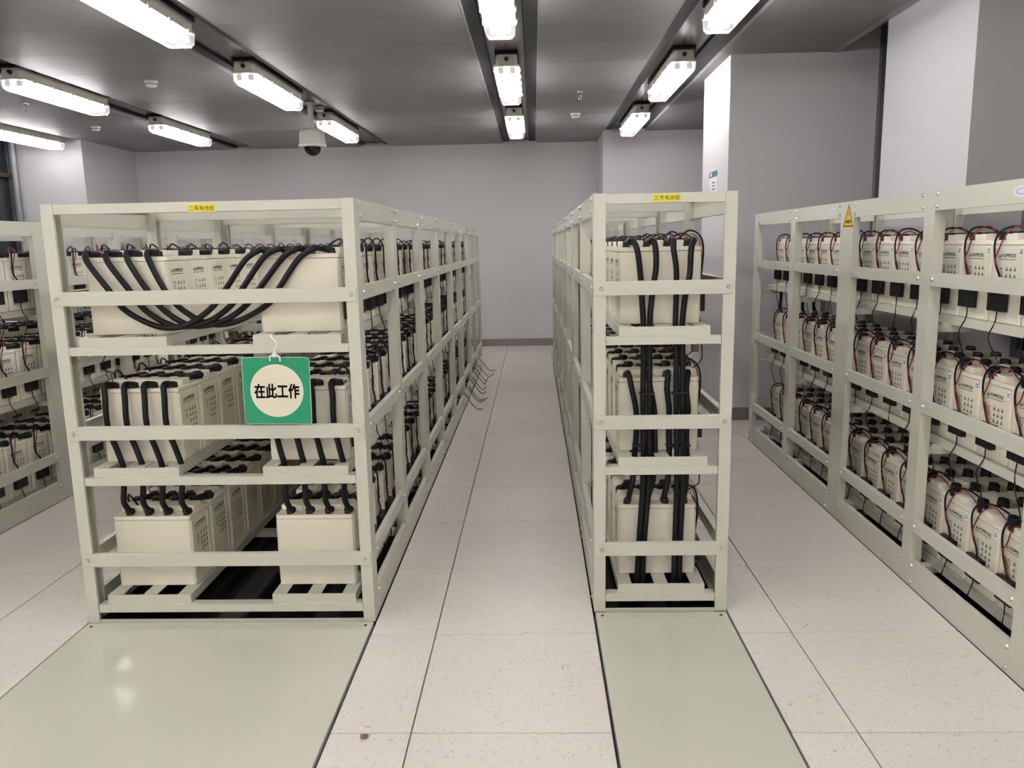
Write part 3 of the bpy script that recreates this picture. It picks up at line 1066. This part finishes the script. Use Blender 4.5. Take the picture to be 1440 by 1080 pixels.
# loose thin wire ends poking out under rack 2 over the aisle floor
for i, (yy, xe, dz, ye) in enumerate([(6.75, -.459, .012, -.10), (7.05, -.442, .02, .06), (7.15, -.47, .015, -.06), (7.45, -.476, .014, .0), (7.62, -.49, .02, .08),
                                      (7.95, -.509, .03, .06), (8.15, -.50, .02, .1), (8.45, -.45, .03, .0), (8.85, -.446, .02, -.1)]):
    P = spline([(-.66, yy + .1, .135), (-.615, yy + .06, .118), (-.56, yy + .02, .05), (-.52, yy, .012), ((xe - .52) / 2, yy + ye * .4, .008), (xe, yy + ye, dz + .01)], 5)
    o = Vector(P[0])
    c = obj('loose_wire', MB().tube([p - o for p in P], .0035, 6).mesh('loose_wire', 'rubber'), None, o)
    tag(c, '%s thin black wire end, counted from the camera, poking over the base rail' % ORD[i], 'wire', 'loose wire ends beside the wide rack')

# ================================================================== FLOOR PLATES
pm = tag(obj('floor_plate', boxmesh('floor_plate', 'plate', -.549, .549, -.945, .945, -.012, .003, .0015), None, (-1.176, 1.858, 0)),
         'wide pale green painted steel plate on the floor in front of the wide rack', 'floor plate')
pm2 = tag(obj('floor_plate', boxmesh('floor_plate', 'plate', -.249, .249, -.978, .978, -.012, .003, .0015), None, (.4655, 1.892, 0)),
          'narrow pale green painted steel plate on the floor before the narrow rack', 'floor plate')
for p_, hx, y0_, y1_ in ((pm, .549, -.945, .945), (pm2, .249, -.978, .978)):
    for s in (-1, 1):
        obj('plate_support', MB().box(*sorted((s * (hx - .03), s * (hx + .003))), y0_, y1_, -.36, -.013).mesh('plate_support', 'channel'), p_)
    for sx in (-1, 1):
        obj('screw', MB().cyl((0, 0, .003), (0, 0, .0045), .006, n=8).mesh('screw', 'dark'), p_, (sx * (hx - .025), y1_ - .03, 0))

cb = bmesh.new()
bmesh.ops.create_icosphere(cb, subdivisions=2, radius=.012)
for v in cb.verts:
    v.co *= random.uniform(.7, 1.2)
    v.co.z *= .45
cme = bpy.data.meshes.new('floor_crumb')
cb.to_mesh(cme)
cb.free()
cme.materials.append(M['crumb'])
tag(obj('floor_crumb', cme, None, (-.513, 2.085, .005)), 'small brown crumb on the floor tile beside the wide floor plate', 'debris')

# ================================================================== HANGING SIGN
sg = thing('hanging_sign', 'square green sign with a white disc, hanging on the wide rack', 'sign', (-.932, 2.798, .899))
sw = .1225


def rounded(w, r, n=5):
    o = []
    for cx, cz, a0 in ((w - r, w - r, 0), (-w + r, w - r, 90), (-w + r, -w + r, 180), (w - r, -w + r, 270)):
        for i in range(n + 1):
            a = math.radians(a0 + 90 * i / n)
            o.append((cx + r * math.cos(a), cz + r * math.sin(a)))
    return o


bd = obj('board', MB().prism(rounded(sw, .012), 'y', -.0015, .0015).mesh('board', 'green'), sg)
bd['label'] = 'green square board with rounded corners'
rim = MB()
oo, ii = rounded(sw, .012), rounded(sw - .0016, .0105)
nn = len(oo)
rim.add([(x, -.0018, z) for x, z in oo] + [(x, -.0018, z) for x, z in ii], [(i, nn + i, nn + (i + 1) % nn, (i + 1) % nn) for i in range(nn)])
obj('pale_edge', rim.mesh('pale_edge', 'disc'), sg)
dn = 48
dsk = MB().add([(.0965 * math.cos(2 * math.pi * i / dn), -.0020, .0965 * math.sin(2 * math.pi * i / dn)) for i in range(dn)], [tuple(range(dn))])
obj('white_disc', dsk.mesh('white_disc', 'disc'), sg)
t0 = text_mb('在此工作', .056, .0009, sx=.735)
t = MB()
for dx, dz in ((0, 0), (.0009, 0), (-.0009, 0), (0, .0009), (0, -.0009)):
    t.mb(t0, Matrix.Translation((dx, 0, dz)))
obj('lettering', t.mesh('lettering', 'ink'), sg, (0, -.0026, -.001))
hg = MB()
hg.tube(spline([(-.010, .035, .205), (-.014, .010, .202), (-.008, -.006, .196), (.006, -.012, .182), (.012, -.010, .165), (.004, -.008, .150), (-.002, -.007, .137)], 5), .0028, 8)
hg.tube(spline([(-.018, -.004, .108), (-.018, -.006, .122), (-.014, -.007, .127), (0, -.007, .129), (.014, -.007, .127), (.018, -.006, .122), (.018, -.004, .108)], 4), .0028, 8)
hg.cyl((0, -.010, .131), (0, -.003, .131), .0085, n=10)
obj('hook', hg.mesh('hook', 'white'), sg)
sg.rotation_euler = (0, math.radians(.9), 0)

# ================================================================== NOTICE ON THE PILLAR
nt_ = thing('wall_notice', 'small white notice with a blue header on the bright pillar face', 'notice', (P1[0] - .001, 6.69, 1.85))
obj('sheet', boxmesh('sheet', 'paper', -.002, 0, -.145, .145, -.12, .10), nt_)
obj('header_band', boxmesh('header_band', 'blue', -.003, -.002, -.145, .145, .055, .10), nt_)
obj('header_mark', MB().box(-.0036, -.003, .045, .095, .065, .092).mesh('header_mark', 'paper'), nt_)
ln = MB()
for z_, w_ in ((.012, .10), (-.014, .085), (-.040, .10), (-.066, .06)):
    ln.box(-.0028, -.002, .025 - w_, .025, z_ - .006, z_ + .006)
obj('text_lines', ln.mesh('text_lines', 'icon'), nt_)
obj('triangle_mark', MB().add([(-.0028, .125, -.095), (-.0028, .055, -.095), (-.0028, .09, -.0)], [(0, 1, 2)]).mesh('triangle_mark', 'yellow_sign'), nt_)

# ================================================================== CEILING FITTINGS
cm = thing('security_camera', 'white dome security camera hanging on a pole from the ceiling', 'camera', (-2.13, 7.95, 2.30))
obj('pole', MB().cyl((0, 0, .24), (0, 0, .485), .026, n=16).mesh('pole', 'camera_body'), cm)
obj('ceiling_flange', MB().lathe([(.0, .485), (.055, .485), (.055, .475), (.03, .462), (.0, .462)], n=20).mesh('ceiling_flange', 'camera_body'), cm)
obj('body', MB().lathe([(0, .245), (.03, .245), (.075, .235), (.105, .222), (.117, .20), (.124, .10), (.127, .088), (.0, .088)], n=32).mesh('body', 'camera_body'), cm)
obj('rim', MB().lathe([(.0, .088), (.128, .088), (.134, .082), (.132, .070), (.115, .066), (.07, .066), (0, .068)], n=32).mesh('rim', 'white'), cm)
obj('dome', MB().lathe([(.082, .067), (.080, .045), (.068, .018), (.045, -.004), (.02, -.014), (0, -.016)], n=28).mesh('dome', 'dome'), cm)


def detector(x, y, z, label):
    d = thing('smoke_detector', label, 'detector', (x, y, z), 'round ceiling detectors')
    obj('base', MB().lathe([(0, 0), (.052, 0), (.052, -.014), (.049, -.018), (0, -.018)], n=24).mesh('base', 'detector'), d)
    obj('sensor_head', MB().lathe([(.040, -.018), (.044, -.034), (.036, -.044), (.020, -.048), (0, -.048)], n=24).mesh('sensor_head', 'white'), d)
    obj('grille', MB().lathe([(.0445, -.024), (.0445, -.030)], n=24).mesh('grille', 'dark'), d)


detector(-3.03, 6.59, Z_C, 'white smoke detector on the ceiling between the two left light rows')
detector(-4.70, 8.80, Z_C, 'smaller-looking smoke detector on the ceiling above the left pillar')
detector(-2.11, 8.22, ZS, 'smoke detector in the light slot just behind the dome camera')
detector(0.457, 8.72, Z_C, 'smoke detector on the ceiling right of the centre lights')


def sprinkler(x, y, label):
    d = thing('sprinkler', label, 'sprinkler', (x, y, Z_C), 'ceiling sprinklers')
    obj('escutcheon', MB().lathe([(0, 0), (.035, 0), (.030, -.010), (.014, -.014), (0, -.014)], n=16).mesh('escutcheon', 'chrome'), d)
    b = MB().cyl((0, 0, -.01), (0, 0, -.035), .011, n=10)
    b.tube([(-.008, 0, -.033), (-.016, 0, -.05), (-.008, 0, -.066)], .003, 6).tube([(.008, 0, -.033), (.016, 0, -.05), (.008, 0, -.066)], .003, 6)
    obj('frame', b.mesh('frame', 'chrome'), d)
    obj('deflector', MB().cyl((0, 0, -.066), (0, 0, -.070), .020, n=14).mesh('deflector', 'chrome'), d)
    obj('bulb', MB().cyl((0, 0, -.036), (0, 0, -.062), .003, n=8).mesh('bulb', 'red'), d)


sprinkler(-4.56, 7.38, 'chrome sprinkler head on the ceiling at the left, below a light')
sprinkler(0.438, 7.51, 'chrome sprinkler head on the ceiling right of the centre lights')
print('individual batteries', n_ind, 'objects', len(bpy.data.objects))
